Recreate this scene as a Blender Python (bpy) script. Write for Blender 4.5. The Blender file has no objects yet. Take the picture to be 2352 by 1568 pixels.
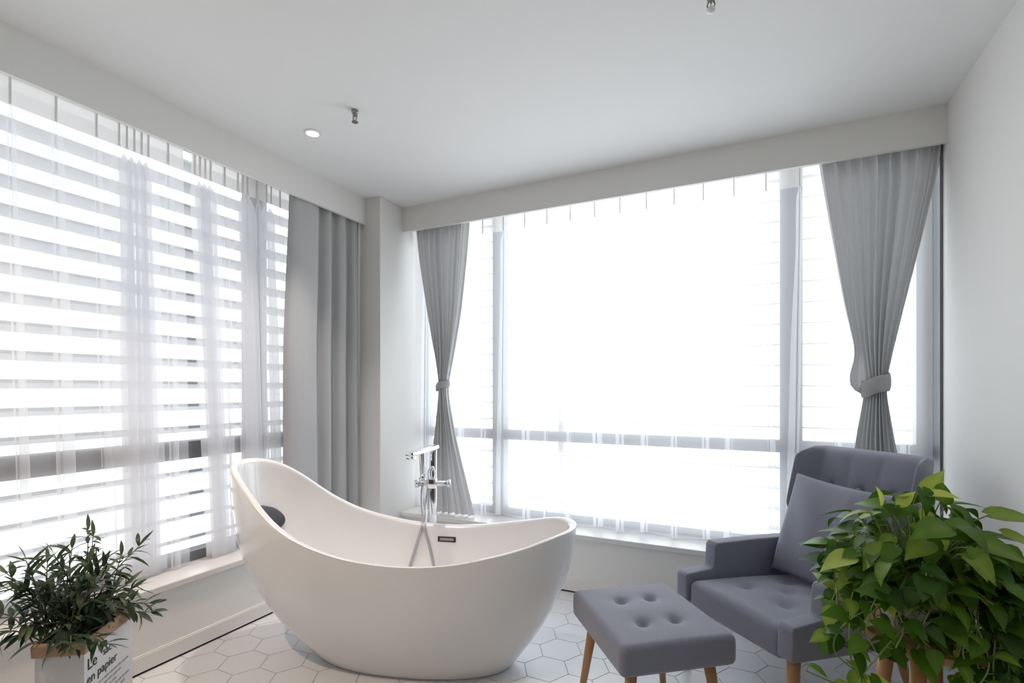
import bpy, bmesh, math, random
import numpy as np
from mathutils import Vector, Matrix, Quaternion
R = math.radians
PI = math.pi
SC = bpy.context.scene
COL = SC.collection
rng = random.Random(7)

# ------------------------------------------------------------------ plan helper
YAW = R(25.6)                       # heading of the camera, to the left of +Y
FX, FY = -math.sin(YAW), math.cos(YAW)
RX, RY = math.cos(YAW), math.sin(YAW)
def P(lat, dep, z=0.0):
    """plan point measured along the diagonal of the room"""
    return Vector((FX*dep + RX*lat, FY*dep + RY*lat, z))

# ------------------------------------------------------------------ materials
def lin(c):
    return tuple((x/12.92 if x <= .04045 else ((x+.055)/1.055)**2.4) for x in c)
def nodes(m):
    m.use_nodes = True
    return m.node_tree.nodes, m.node_tree.links
def mat(name, col, rough=.5, metal=0.0, bump=0.0, scale=40.0, var=0.0, coat=0.0, spec=.5, stretch=None, sheen=0.0):
    m = bpy.data.materials.new(name)
    n, l = nodes(m)
    b = n['Principled BSDF']
    b.inputs['Base Color'].default_value = (*col, 1)
    b.inputs['Roughness'].default_value = rough
    b.inputs['Metallic'].default_value = metal
    b.inputs['Coat Weight'].default_value = coat
    b.inputs['Coat Roughness'].default_value = .05
    b.inputs['Specular IOR Level'].default_value = spec
    b.inputs['Sheen Weight'].default_value = sheen; b.inputs['Sheen Roughness'].default_value = .45
    if bump or var:
        tc = n.new('ShaderNodeTexCoord'); mp = n.new('ShaderNodeMapping')
        l.new(tc.outputs['Object'], mp.inputs['Vector'])
        if stretch: mp.inputs['Scale'].default_value = stretch
        nz = n.new('ShaderNodeTexNoise')
        nz.inputs['Scale'].default_value = scale; nz.inputs['Detail'].default_value = 5
        l.new(mp.outputs['Vector'], nz.inputs['Vector'])
        if bump:
            bp = n.new('ShaderNodeBump'); bp.inputs['Strength'].default_value = bump
            bp.inputs['Distance'].default_value = .01
            l.new(nz.outputs['Fac'], bp.inputs['Height']); l.new(bp.outputs['Normal'], b.inputs['Normal'])
        if var:
            mx = n.new('ShaderNodeMix'); mx.data_type = 'RGBA'
            mx.inputs[6].default_value = (*[max(0, c*(1-var)) for c in col], 1)
            mx.inputs[7].default_value = (*[min(1, c*(1+var)) for c in col], 1)
            l.new(nz.outputs['Fac'], mx.inputs[0]); l.new(mx.outputs[2], b.inputs['Base Color'])
    return m

M = {}
M['wall'] = mat('wall_paint', (.80, .79, .765), .75, bump=.03, scale=120)
M['rear'] = mat('brown_wall', (.085, .07, .06), .7, bump=.02, scale=90)
M['ceiling'] = mat('ceiling_paint', (.82, .82, .81), .8, bump=.02, scale=120)
M['white_trim'] = mat('white_trim', (.78, .765, .74), .45)
M['sill'] = mat('sill_stone', (.74, .73, .72), .3, var=.05, scale=8)
M['gap'] = mat('gap_shade', (.022, .018, .016), .8)  # near-black colour standing in for the shade under the baseboards
M['grout'] = mat('grout', (.42, .42, .42), .85)
M['tile'] = mat('hex_tile', (.74, .755, .78), .32, var=.06, scale=3.2, bump=.02)
M['frame'] = mat('window_aluminium', (.17, .175, .19), .45, metal=.2)
M['louvre'] = mat('louvre_metal', (.42, .43, .45), .5)
M['acrylic'] = mat('white_acrylic', (.86, .85, .845), .16, coat=.5, spec=.5)
M['chrome'] = mat('chrome', (.88, .89, .92), .10, metal=1.0)
M['hose'] = mat('hose_steel', (.55, .55, .57), .28, metal=1.0, bump=.3, scale=300)
M['bronze'] = mat('overflow_bronze', (.075, .055, .055), .35, metal=.6)
M['slot'] = mat('overflow_slot', (.42, .36, .36), .4)
M['pad'] = mat('pillow_rubber', (.062, .064, .078), .55, bump=.1, scale=200)
M['fabric'] = mat('grey_upholstery', (.245, .252, .325), .9, bump=.35, scale=420, var=.10, sheen=.6)
M['cushion'] = mat('cushion_fabric', (.275, .277, .345), .9, bump=.3, scale=380, var=.08, sheen=.15)
M['wood'] = mat('beech_wood', (.50, .27, .125), .42, var=.22, scale=9, stretch=(6, 6, .6))
M['kraft'] = mat('kraft_paper', (.40, .27, .17), .85, bump=.2, scale=90, var=.15)
M['paper'] = mat('white_paper', (.74, .73, .74), .8, bump=.15, scale=25)
M['ink'] = mat('black_ink', (.035, .035, .04), .7)
M['ink_grey'] = mat('grey_ink', (.36, .36, .38), .7)
M['soil'] = mat('soil', (.035, .025, .018), .95, bump=.8, scale=60)
M['stem'] = mat('woody_stem', (.13, .12, .06), .7)
M['vine'] = mat('green_vine', (.26, .34, .12), .6)
M['berry'] = mat('olive_fruit', (.045, .025, .03), .3)
M['pot'] = mat('white_ceramic', (.62, .57, .55), .3)
M['steel'] = mat('sprinkler_metal', (.30, .29, .27), .35, metal=.8)
M['bulb'] = mat('sprinkler_white', (.8, .8, .8), .3)

def leaf_material(name, dark, light, back):
    m = bpy.data.materials.new(name)
    n, l = nodes(m)
    b = n['Principled BSDF']; b.inputs['Roughness'].default_value = .42; b.inputs['Specular IOR Level'].default_value = .35
    at = n.new('ShaderNodeAttribute'); at.attribute_name = 'tint'
    cr = n.new('ShaderNodeValToRGB')
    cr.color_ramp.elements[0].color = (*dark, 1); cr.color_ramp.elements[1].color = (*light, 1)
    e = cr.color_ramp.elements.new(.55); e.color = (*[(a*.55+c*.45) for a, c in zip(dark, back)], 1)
    l.new(at.outputs['Fac'], cr.inputs['Fac']); l.new(cr.outputs['Color'], b.inputs['Base Color'])
    tr = n.new('ShaderNodeBsdfTranslucent'); l.new(cr.outputs['Color'], tr.inputs['Color'])
    mx = n.new('ShaderNodeMixShader'); mx.inputs[0].default_value = .28
    l.new(b.outputs[0], mx.inputs[1]); l.new(tr.outputs[0], mx.inputs[2])
    l.new(mx.outputs[0], n['Material Output'].inputs['Surface'])
    return m
M['olive_leaf'] = leaf_material('olive_leaf', (.034, .062, .030), (.30, .35, .19), (.11, .16, .09))
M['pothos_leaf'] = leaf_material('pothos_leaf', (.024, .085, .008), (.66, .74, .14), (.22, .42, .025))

def cloth(name, col, transl, transp, weave=0.0):
    m = bpy.data.materials.new(name)
    n, l = nodes(m)
    n.remove(n['Principled BSDF'])
    df = n.new('ShaderNodeBsdfDiffuse'); df.inputs['Color'].default_value = (*col, 1)
    tl = n.new('ShaderNodeBsdfTranslucent'); tl.inputs['Color'].default_value = (*col, 1)
    m1 = n.new('ShaderNodeMixShader'); m1.inputs[0].default_value = transl
    l.new(df.outputs[0], m1.inputs[1]); l.new(tl.outputs[0], m1.inputs[2])
    out = m1
    if weave:
        tc = n.new('ShaderNodeTexCoord')
        nz = n.new('ShaderNodeTexNoise'); nz.inputs['Scale'].default_value = weave
        l.new(tc.outputs['Object'], nz.inputs['Vector'])
        bp = n.new('ShaderNodeBump'); bp.inputs['Strength'].default_value = .2; bp.inputs['Distance'].default_value = .004
        l.new(nz.outputs['Fac'], bp.inputs['Height'])
        l.new(bp.outputs['Normal'], df.inputs['Normal'])
    if transp:
        tp = n.new('ShaderNodeBsdfTransparent'); tp.inputs['Color'].default_value = (1, 1, 1, 1)
        m2 = n.new('ShaderNodeMixShader'); m2.inputs[0].default_value = transp
        l.new(m1.outputs[0], m2.inputs[1]); l.new(tp.outputs[0], m2.inputs[2])
        out = m2
    l.new(out.outputs[0], n['Material Output'].inputs['Surface'])
    return m
M['sheer'] = cloth('sheer_voile', (.93, .93, .95), .60, .52)
M['tape'] = cloth('heading_tape', (.90, .885, .87), .5, .10)
M['drape_backlit'] = cloth('grey_drape_brightened', (.78, .78, .785), .065, 0, weave=300)  # drape cloth paled for the tied curtains, replacing light missing from the room side
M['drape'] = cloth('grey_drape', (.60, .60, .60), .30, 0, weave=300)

def glass_material():
    m = bpy.data.materials.new('window_glass')
    n, l = nodes(m)
    n.remove(n['Principled BSDF'])
    tp = n.new('ShaderNodeBsdfTransparent'); tp.inputs['Color'].default_value = (.97, .98, .98, 1)
    gl = n.new('ShaderNodeBsdfGlossy'); gl.inputs['Roughness'].default_value = .02
    mx = n.new('ShaderNodeMixShader'); mx.inputs[0].default_value = .05
    l.new(tp.outputs[0], mx.inputs[1]); l.new(gl.outputs[0], mx.inputs[2])
    l.new(mx.outputs[0], n['Material Output'].inputs['Surface'])
    return m
M['glass'] = glass_material()
def emit_material(name, col, s):
    m = bpy.data.materials.new(name)
    n, l = nodes(m); n.remove(n['Principled BSDF'])
    e = n.new('ShaderNodeEmission'); e.inputs['Color'].default_value = (*col, 1); e.inputs['Strength'].default_value = s
    l.new(e.outputs[0], n['Material Output'].inputs['Surface'])
    return m
M['lamp'] = emit_material('lamp_face', (1, .95, .88), 6)

# ------------------------------------------------------------------ object helpers
def link_bm(name, bm, material, parent=None, smooth=True, angle=None):
    me = bpy.data.meshes.new(name)
    bmesh.ops.recalc_face_normals(bm, faces=bm.faces[:])
    bm.to_mesh(me); bm.free()
    o = bpy.data.objects.new(name, me); COL.objects.link(o)
    for mm in (material if isinstance(material, (list, tuple)) else [material]):
        me.materials.append(mm)
    if smooth:
        me.polygons.foreach_set('use_smooth', [True]*len(me.polygons))
        if angle is not None:
            me.set_sharp_from_angle(angle=R(angle))
    if parent: o.parent = parent
    return o
def link_py(name, verts, faces, material, parent=None, smooth=True, tint=None):
    me = bpy.data.meshes.new(name)
    me.from_pydata([tuple(v) for v in verts], [], faces); me.update()
    o = bpy.data.objects.new(name, me); COL.objects.link(o)
    me.materials.append(material)
    if smooth: me.polygons.foreach_set('use_smooth', [True]*len(me.polygons))
    if tint is not None:
        a = me.attributes.new('tint', 'FLOAT', 'POINT'); a.data.foreach_set('value', tint)
    if parent: o.parent = parent
    return o
def tag(o, label=None, cat=None, group=None, kind=None):
    if label: o['label'] = label
    if cat: o['category'] = cat
    if group: o['group'] = group
    if kind: o['kind'] = kind
    return o
def empty(name, loc=(0, 0, 0), rz=0.0):
    o = bpy.data.objects.new(name, None); COL.objects.link(o)
    o.location = loc; o.rotation_euler = (0, 0, rz); o.empty_display_size = .1
    return o
def box(bm, lo, hi, bevel=0.0, seg=2):
    lo, hi = Vector(lo), Vector(hi)
    g = bmesh.ops.create_cube(bm, size=1)
    for v in g['verts']:
        v.co = Vector(((lo.x+hi.x)/2 + v.co.x*(hi.x-lo.x), (lo.y+hi.y)/2 + v.co.y*(hi.y-lo.y), (lo.z+hi.z)/2 + v.co.z*(hi.z-lo.z)))
    if bevel:
        es = list({e for v in g['verts'] for e in v.link_edges})
        bmesh.ops.bevel(bm, geom=es, offset=bevel, segments=seg, affect='EDGES', profile=.5)
def tube_data(pts, rad, n=10, cap=True):
    """verts, faces of a swept round tube"""
    pts = [Vector(p) for p in pts]
    V, Fs = [], []
    up = Vector((0, 0, 1))
    prev = None
    for i, p in enumerate(pts):
        t = (pts[min(i+1, len(pts)-1)] - pts[max(i-1, 0)]).normalized()
        if prev is None:
            a = t.cross(up)
            if a.length < .05: a = t.cross(Vector((1, 0, 0)))
            a.normalize()
        else:
            a = (prev - t*prev.dot(t)).normalized()
        prev = a
        b = t.cross(a)
        r = rad[i] if isinstance(rad, (list, tuple)) else rad
        for k in range(n):
            V.append(p + (a*math.cos(2*PI*k/n) + b*math.sin(2*PI*k/n))*r)
    for i in range(len(pts)-1):
        for k in range(n):
            k2 = (k+1) % n
            Fs.append((i*n+k, i*n+k2, (i+1)*n+k2, (i+1)*n+k))
    if cap:
        Fs.append(tuple(range(n-1, -1, -1))); Fs.append(tuple((len(pts)-1)*n+k for k in range(n)))
    return V, Fs
def tube(name, pts, rad, material, parent=None, n=12):
    V, Fs = tube_data(pts, rad, n)
    return link_py(name, V, Fs, material, parent)
def curve_pts(ctrl, n=40):
    """Catmull-Rom through control points"""
    c = [Vector(p) for p in ctrl]
    c = [c[0]*2-c[1]] + c + [c[-1]*2-c[-2]]
    out = []
    segs = len(c)-3
    for i in range(n+1):
        t = i/n*segs; k = min(int(t), segs-1); t -= k
        p0, p1, p2, p3 = c[k:k+4]
        out.append(.5*((2*p1) + (p2-p0)*t + (2*p0-5*p1+4*p2-p3)*t*t + (3*p1-p0-3*p2+p3)*t**3))
    return out
def lathe(name, prof, material, parent=None, n=32, center=(0, 0, 0), angle=35):
    bm = bmesh.new()
    rows = []
    c = Vector(center)
    for r, z in prof:
        if r < 1e-6: rows.append([bm.verts.new(c+Vector((0, 0, z)))])
        else: rows.append([bm.verts.new(c+Vector((r*math.cos(2*PI*k/n), r*math.sin(2*PI*k/n), z))) for k in range(n)])
    for a, b in zip(rows, rows[1:]):
        for k in range(n):
            k2 = (k+1) % n
            if len(a) == 1 and len(b) == 1: continue
            if len(a) == 1: bm.faces.new((a[0], b[k], b[k2]))
            elif len(b) == 1: bm.faces.new((a[k], b[0], a[k2]))
            else: bm.faces.new((a[k], b[k], b[k2], a[k2]))
    return link_bm(name, bm, material, parent, True, angle)
def soft_box(size, r, cuts=14, warp=None):
    """box with rounded edges on a dense grid; warp(p) moves each vertex"""
    bm = bmesh.new()
    bmesh.ops.create_cube(bm, size=2)
    bmesh.ops.subdivide_edges(bm, edges=bm.edges[:], cuts=cuts, use_grid_fill=True)
    h = Vector(size)/2
    for v in bm.verts:
        p = Vector([math.copysign(1-(1-abs(c))**1.6, c) if abs(c) < 1 else c for c in v.co])
        p = Vector((p.x*h.x, p.y*h.y, p.z*h.z))
        q = Vector([max(-(hh-r), min(hh-r, c)) for c, hh in zip(p, h)])
        d = p-q
        if d.length > 1e-6: p = q + d.normalized()*r
        v.co = warp(p) if warp else p
    return bm
def sstep(a, b, x):
    t = max(0, min(1, (x-a)/(b-a))); return t*t*(3-2*t)

# ------------------------------------------------------------------ room shell
XL, XR, YB, YR = -2.46, .817, 3.005, -2.0       # left wall face, right wall face, back wall face, rear wall
H, SILL, PEL = 2.60, .367, 2.42
XO, YO = -2.78, 3.36                            # outer faces behind the windows
YW0 = -.45                                      # near end of the left window
PX, PY = -2.335, 2.76                           # faces of the corner column

def struct(name, boxes, material, bevel=0.0):
    bm = bmesh.new()
    for lo, hi in boxes: box(bm, lo, hi, bevel)
    o = link_bm(name, bm, material, None, False)
    o['kind'] = 'structure'
    return o
struct('ceiling', [((XO-.1, YR-.15, H), (XR+.15, YO+.1, H+.15))], M['ceiling'])
struct('wall_right', [((XR, YR-.15, 0), (XR+.15, YO+.1, H))], M['wall'])
struct('wall_rear', [((XO-.1, YR-.15, 0), (XR, YR, H))], M['rear'])
struct('wall_left', [((XO, YW0, 0), (XL, PY, SILL-.03)), ((XO, YR, 0), (XL, YW0, H))], M['wall'])
struct('wall_back', [((PX, YB, 0), (XR, YO, SILL-.03))], M['wall'])
struct('wall_corner', [((XO, PY, 0), (PX, YO, H))], M['wall'], .004)
struct('trim_1', [((XL-.022, YW0, PEL), (XL, PY, H))], M['wall'])
struct('trim_2', [((PX, YB, PEL), (XR, YB+.022, H))], M['wall'])
struct('baseboard_left', [((XL, YR, .011), (XL+.012, PY, .076)), ((XL, YR, .076), (XL+.008, PY, .082))], M['white_trim'])
struct('baseboard_back', [((PX, YB-.012, .011), (XR, YB, .076)), ((PX, YB-.008, .076), (XR, YB, .082))], M['white_trim'])
struct('shade_strip_left', [((XL, YR, 0), (XL+.006, PY, .011))], M['gap'])  # dark strip in place of the shadow in the gap below the baseboard
struct('shade_strip_back', [((PX, YB-.006, 0), (XR, YB, .011))], M['gap'])  # same painted shadow strip along the back wall

# floor: hexagonal tiles over a grout bed, one mesh
def floor():
    bm = bmesh.new()
    box(bm, (XO, YR-.15, -.12), (XR+.15, YO, -.0015))
    rad, gap = .107, .0022
    cx0, cy0 = -2.134, 1.5745
    dx, dy = 1.5*rad, math.sqrt(3)*rad
    lo, hi = (XL, YR), (XR, YB)
    for i in range(-40, 60):
        for j in range(-40, 60):
            cx = cx0+i*dx; cy = cy0+j*dy+(dy/2 if i % 2 else 0)
            if not (lo[0]-rad < cx < hi[0]+rad and lo[1]-rad < cy < hi[1]+rad): continue
            pts = []
            for k in range(6):
                pts.append((min(hi[0], max(lo[0], cx+(rad-gap)*math.cos(k*PI/3))), min(hi[1], max(lo[1], cy+(rad-gap)*math.sin(k*PI/3)))))
            ar = abs(sum(pts[k][0]*pts[(k+1) % 6][1]-pts[(k+1) % 6][0]*pts[k][1] for k in range(6)))/2
            if ar < 1e-4: continue
            top = [bm.verts.new((x, y, 0)) for x, y in pts]
            bot = [bm.verts.new((x, y, -.0018)) for x, y in pts]
            try:
                f = bm.faces.new(top); f.material_index = 1
                for k in range(6):
                    q = bm.faces.new((bot[k], bot[(k+1) % 6], top[(k+1) % 6], top[k])); q.material_index = 1
            except ValueError: pass
    o = link_bm('floor', bm, [M['grout'], M['tile']], None, False)
    o['kind'] = 'structure'
floor()

# windows: frame > rails, mullions, panes, sill
def window_left():
    x0, x1 = -2.73, -2.65
    bm = bmesh.new()
    box(bm, (x0, YW0, SILL), (x1, PY, SILL+.05)); box(bm, (x0, YW0, H-.07), (x1, PY, H))
    box(bm, (x0, YW0, SILL), (x1, YW0+.06, H)); box(bm, (x0, PY-.06, SILL), (x1, PY, H))
    w = link_bm('window_1', bm, M['frame'], None, False); w['kind'] = 'structure'
    bm = bmesh.new(); box(bm, (x0, YW0, .905), (x1+.01, PY, .995)); link_bm('mid_rail', bm, M['frame'], w, False)
    for y in (.35, 2.035):
        bm = bmesh.new(); box(bm, (x0, y-.034, SILL), (x1+.005, y+.034, H)); link_bm('mullion', bm, M['frame'], w, False)
    ys = [YW0+.06, .316, .384, 2.001, 2.069, PY-.06]
    for a, b in ((0, 1), (2, 3), (4, 5)):
        for z0, z1 in ((SILL+.05, .905), (.995, H-.07)):
            bm = bmesh.new(); box(bm, (-2.693, ys[a], z0), (-2.687, ys[b], z1)); link_bm('pane', bm, M['glass'], w, False)
    bm = bmesh.new(); box(bm, (-2.66, YW0, SILL-.03), (XL+.022, PY, SILL), .004); link_bm('window_sill', bm, M['sill'], w, False)
def window_back():
    y0, y1 = 3.25, 3.32
    bm = bmesh.new()
    box(bm, (PX, y0, SILL), (XR, y1, SILL+.05)); box(bm, (PX, y0, H-.07), (XR, y1, H))
    box(bm, (PX, y0, SILL), (PX+.06, y1, H)); box(bm, (XR-.062, y0, SILL), (XR, y1, H))
    w = link_bm('window_2', bm, M['frame'], None, False); w['kind'] = 'structure'
    bm = bmesh.new(); box(bm, (PX, y0-.005, .905), (XR, y1, .975)); link_bm('mid_rail', bm, M['frame'], w, False)
    for x, hw in ((-1.665, .045), (.189, .056)):
        bm = bmesh.new(); box(bm, (x-hw, y0-.008, SILL), (x+hw, y1, H)); link_bm('mullion', bm, M['frame'], w, False)
    xs = [PX+.06, -1.71, -1.62, .133, .245, XR-.062]
    for a, b in ((0, 1), (2, 3), (4, 5)):
        for z0, z1 in ((SILL+.05, .905), (.975, H-.07)):
            bm = bmesh.new(); box(bm, (xs[a], 3.282, z0), (xs[b], 3.288, z1)); link_bm('pane', bm, M['glass'], w, False)
    bm = bmesh.new(); box(bm, (XR-.012, 3.075, SILL), (XR, 3.25, H)); link_bm('jamb', bm, M['frame'], w, False)
    bm = bmesh.new(); box(bm, (PX, YB-.022, SILL-.03), (XR, 3.26, SILL), .004); link_bm('window_sill', bm, M['sill'], w, False)
window_left(); window_back()

# outside sun louvres
def blade(bm, ax, a, b, z, dep, th, tilt):
    """one tilted louvre blade; dep points away from the room"""
    c, s_ = math.cos(tilt), math.sin(tilt)
    prof = [(-dep/2, -th/2), (dep/2, -th/2), (dep/2, th/2), (-dep/2, th/2)]
    rows = []
    for e in (a, b):
        row = []
        for u, v in prof:
            o, h = u*c-v*s_, u*s_+v*c
            row.append(bm.verts.new((o, e, z+h) if ax == 'x' else (e, o, z+h)))
        rows.append(row)
    bm.faces.new(rows[0]); bm.faces.new(rows[1][::-1])
    for k in range(4): bm.faces.new((rows[0][k], rows[0][(k+1) % 4], rows[1][(k+1) % 4], rows[1][k]))
def louvres():
    a = empty('louvre_screen', (-3.06, 1.1, 0))
    tag(a, 'grey horizontal sun louvres outside the left window', 'louvre')
    bm = bmesh.new()
    for k in range(22):
        z = .11+k*.131
        blade(bm, 'x', -2.2, 2.5, z, .080, .018, R(19))
    link_bm('slats', bm, M['louvre'], a, False)
    for y in (-1.0, 1.35):
        bm = bmesh.new(); box(bm, (-.075, y-.02, 0), (-.045, y+.02, 3.0)); link_bm('post', bm, M['louvre'], a, False)
    b = empty('louvre_screen', (-.8, 3.66, 0))
    tag(b, 'pale horizontal sun louvres outside the wide back window', 'louvre')
    bm = bmesh.new()
    for k in range(22):
        z = .11+k*.131
        blade(bm, 'y', -2.2, 2.4, z, .055, .008, R(8))
    link_bm('slats', bm, M['louvre'], b, False)
    for x in (-.55, .99, 2.9):
        bm = bmesh.new(); box(bm, (x-.02, .035, 0), (x+.02, .065, 3.0)); link_bm('post', bm, M['louvre'], b, False)
louvres()

# ------------------------------------------------------------------ curtains
def to_left(x0):
    return lambda s, d, z: (x0+d, s, z)
def to_back(y0):
    return lambda s, d, z: (s, y0-d, z)
def fabric(name, place, nu, nv, fn, material, parent=None, thick=0):
    """fn(t, v) -> (s, d, z)"""
    V, Fs = [], []
    for j in range(nv+1):
        for i in range(nu+1):
            V.append(place(*fn(i/nu, j/nv)))
    for j in range(nv):
        for i in range(nu):
            a = j*(nu+1)+i
            Fs.append((a, a+1, a+nu+2, a+nu+1))
    o = link_py(name, V, Fs, material, parent)
    if thick:
        md = o.modifiers.new('thickness', 'SOLIDIFY'); md.thickness = thick; md.offset = 0
    return o
def sheer_panel(place, s0, s1, step, seed, ztop, zbot, edges=None, e1shift=0.0, e0shift=0.0, depth=.030):
    """pinch-pleated voile: each pleat is a narrow loop of cloth that opens into a teardrop and hangs on as a fold"""
    rr = random.Random(seed)
    if edges is None:
        n = max(1, round((s1-s0)/step)); edges = [s0+(s1-s0)*k/n for k in range(n+1)]
    n = len(edges)-1
    am = [rr.uniform(.55, 1.25) for _ in range(n+3)]
    tail = [rr.uniform(.35, 1.0) for _ in range(n+3)]
    sway = [rr.uniform(-1, 1) for _ in range(n+3)]
    ph = [rr.uniform(0, 2*PI) for _ in range(6)]
    def fn(t, v):
        z = ztop + (zbot-ztop)*v
        q = t*n
        k = int(min(n-1, q)); fr = q-k
        zz = ztop-z
        open_ = sstep(.215, .30, zz)                    # below the heading the pinch opens
        low = sstep(.30, 1.2, zz)
        Wd = .004+.014*am[k]*open_*(1-.45*sstep(.33, .65, zz))+.016*am[k]*tail[k]*low
        Dp = depth*(.35+.65*am[k]*open_)*(1-.25*low)
        Pp = edges[k+1]-edges[k]
        if Pp < .08: Wd += .024*open_
        a = .26
        if fr < .5-a: u = .5*fr/(.5-a); phi = None
        elif fr > .5+a: u = .5+.5*(fr-.5-a)/(.5-a); phi = None
        else: u = .5; phi = (fr-.5)/a
        s = edges[k]+u*Pp
        d = .0
        if phi is not None:
            s += Wd*math.sin(PI*phi)
            d += Dp*math.cos(PI*phi/2)**2
        env = math.sin(PI*fr)**2
        s += (sway[k]*.022 if Pp > .08 else .010)*low*env*(1+1.2*sstep(1.0, 2.2, zz))
        d += .006*low*math.sin(2*PI*t*n*.37+ph[0]+v)+.004*math.sin(2*PI*u+ph[1])*low
        s += (e1shift*t+e0shift*(1-t))*v
        z += .009*v**10*math.sin(t*n*2*PI*.5+ph[3])
        return s, d, z
    return fn, n
def sheer(label, place, s0, s1, step, seed, group, **kw):
    root = empty('sheer_curtain', place((s0+s1)/2, 0, SILL))
    tag(root, label, 'curtain', group)
    off = root.location
    pl = lambda s, d, z: tuple(Vector(place(s, d, z))-off)
    fn, n = sheer_panel(place, s0, s1, step, seed, 2.585, SILL+.012, **kw)
    fabric('voile', pl, n*40, 56, fn, M['sheer'], root)
    def head(t, v):
        s, d, z = fn(t, .0)
        return s, d+.0025, 2.585-(2.585-2.368)*v
    fabric('heading_tape', pl, n*40, 3, head, M['tape'], root)
    return root
LP, BP = to_left(-2.605), to_back(3.158)
SG = 'white sheer curtains'
EA = [-.43+.1425*k for k in range(13)]+[1.312, 1.343, 1.374, 1.405, 1.432, 1.585]
EB = [1.625, 1.652, 1.680, 1.708, 1.738, 1.865, 1.896, 1.926, 1.956, 2.048, 2.080, 2.112, 2.205, 2.325, 2.445, 2.565, 2.70]
sheer('white sheer curtain over the left window, hanging behind the olive shrub', LP, YW0+.02, 1.585, .145, 3, SG, edges=EA, e1shift=.03)
sheer('white sheer curtain over the left window, between a narrow slit and the plain grey drape', LP, 1.625, 2.72, .118, 11, SG, edges=EB, e0shift=.09)
sheer('wide white sheer curtain across the back window behind the faucet and armchair', BP, PX+.02, XR-.02, .165, 5, SG, depth=.026)

def drape_root(label, loc, group='grey curtains'):
    o = empty('grey_curtain', loc); tag(o, label, 'curtain', group); return o
def interp(tab):
    xs = [a for a, b in tab]; ys = [b for a, b in tab]
    xf = np.linspace(xs[0], xs[-1], 241); yf = np.interp(xf, xs, ys)
    k = np.ones(17)/17
    yp = np.concatenate([np.full(8, yf[0])-(yf[8:0:-1]-yf[0]), yf, np.full(8, yf[-1])-(yf[-2:-10:-1]-yf[-1])])
    ysm = np.convolve(yp, k, 'valid')
    return lambda x: float(np.interp(x, xf, ysm))

def plain_drape():
    rt = drape_root('plain grey full-length curtain hanging straight beside the corner column', (-2.513, 2.45, SILL))
    rr = random.Random(4)
    ztop, zbot = 2.585, SILL+.01
    ph = [0, 1.15, 2.0, 2.75, 3.6, 4.3, 5.0, 5.6]
    sec = [(0, -.016), (.03, .010), (.10, .026), (.21, .032), (.32, .028), (.355, .0), (.375, -.028), (.42, -.030), (.455, .006), (.495, .022), (.535, .012), (.565, -.030),
           (.61, -.022), (.65, .018), (.71, .030), (.755, .016), (.785, -.028), (.825, -.018), (.86, .016), (.90, .028), (.945, .012), (.97, -.02), (1, -.01)]
    cs = curve_pts([(a, b, 0) for a, b in sec], 220)
    def fn(t, v):
        z = ztop+(zbot-ztop)*v
        e0 = 2.165-.045*sstep(0, .6, v); e1 = 2.748
        p = cs[int(round(t*220))]
        x = p.x+.030*math.sin(PI*p.x)*v+.010*math.sin(2*PI*p.x*2+3*v)*v
        d = p.y*(.72+.42*sstep(0, .3, v))+.004*math.sin(40*p.x)*(1-sstep(.02, .15, v))
        return e0+(e1-e0)*x, d, z
    pl = lambda s, d, z: (d, s-2.45, z-SILL)
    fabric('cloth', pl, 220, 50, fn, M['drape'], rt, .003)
plain_drape()

def tied_drape(label, x_lo, x_hi, waist, zw, bot, nfold, seed, pouch=0.0, tb_h=.085):
    cx = (x_lo(0)+x_hi(0))/2
    rt = drape_root(label, (cx, 3.073, SILL))
    ztop, zbot = 2.585, SILL+.01
    rr = random.Random(seed)
    p1, p2, p3 = [rr.uniform(0, 6.28) for _ in range(3)]
    def fn(t, v):
        z = ztop+(zbot-ztop)*v
        lo, hi = x_lo(z), x_hi(z)
        near = math.exp(-((z-zw)/.16)**2)
        w = hi-lo
        tt = t+.012*math.sin(2*PI*t*3+p1)
        phs = 2*PI*nfold*tt+p2
        full = .031*(.85+.32*math.sin(7*t+p3))
        gr = (tt*nfold+p2/(2*PI)) % 1.0
        sn = .75+.25*math.cos(2*PI*(gr-.5)*2)-2.0*math.exp(-((gr-.5)/.15)**2)
        d = full*(1-.35*near)*sn + .007*math.sin(2.3*phs+3*v)
        d += .020*near*math.sin(PI*t)
        s = lo+w*t + .30*w/nfold*math.exp(-((gr-.5)/.30)**2)*math.sin(2*PI*(gr-.5))*1.15*(1-sstep(.95, 1, t))*sstep(0, .05, t)
        if pouch:
            s -= pouch*math.exp(-((z-zw-.02)/.10)**2)*(1-sstep(0, .22, t))*(1 if z > zw-.02 else max(0, 1-(zw-.02-z)/.03))
        return s, d, z
    pl = lambda s, d, z: (s-cx, -d, z-SILL)
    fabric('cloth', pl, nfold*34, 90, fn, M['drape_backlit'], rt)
    # tieback band: oval strip round the gathered cloth
    x0, x1 = waist
    cxx, rx, ry = (x0+x1)/2-cx, (x1-x0)/2+.012, .048
    V, Fs = [], []
    n = 40
    prof = [(-.5, -.002), (-.5, .003), (-.3, .007), (0, .008), (.3, .007), (.5, .003), (.5, -.002), (0, -.003)]
    for k in range(n):
        a = 2*PI*k/n
        for h, o in prof:
            tilt = -.35*math.cos(a)*rx*-1
            V.append((cxx+(rx+o)*math.cos(a), -.010-(-ry-o)*math.sin(a), zw-SILL+h*tb_h+tilt+.004*math.sin(3*a)))
    m = len(prof)
    for k in range(n):
        for j in range(m):
            Fs.append((k*m+j, ((k+1) % n)*m+j, ((k+1) % n)*m+(j+1) % m, k*m+(j+1) % m))
    link_py('tieback', V, Fs, M['drape'], rt)
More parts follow.
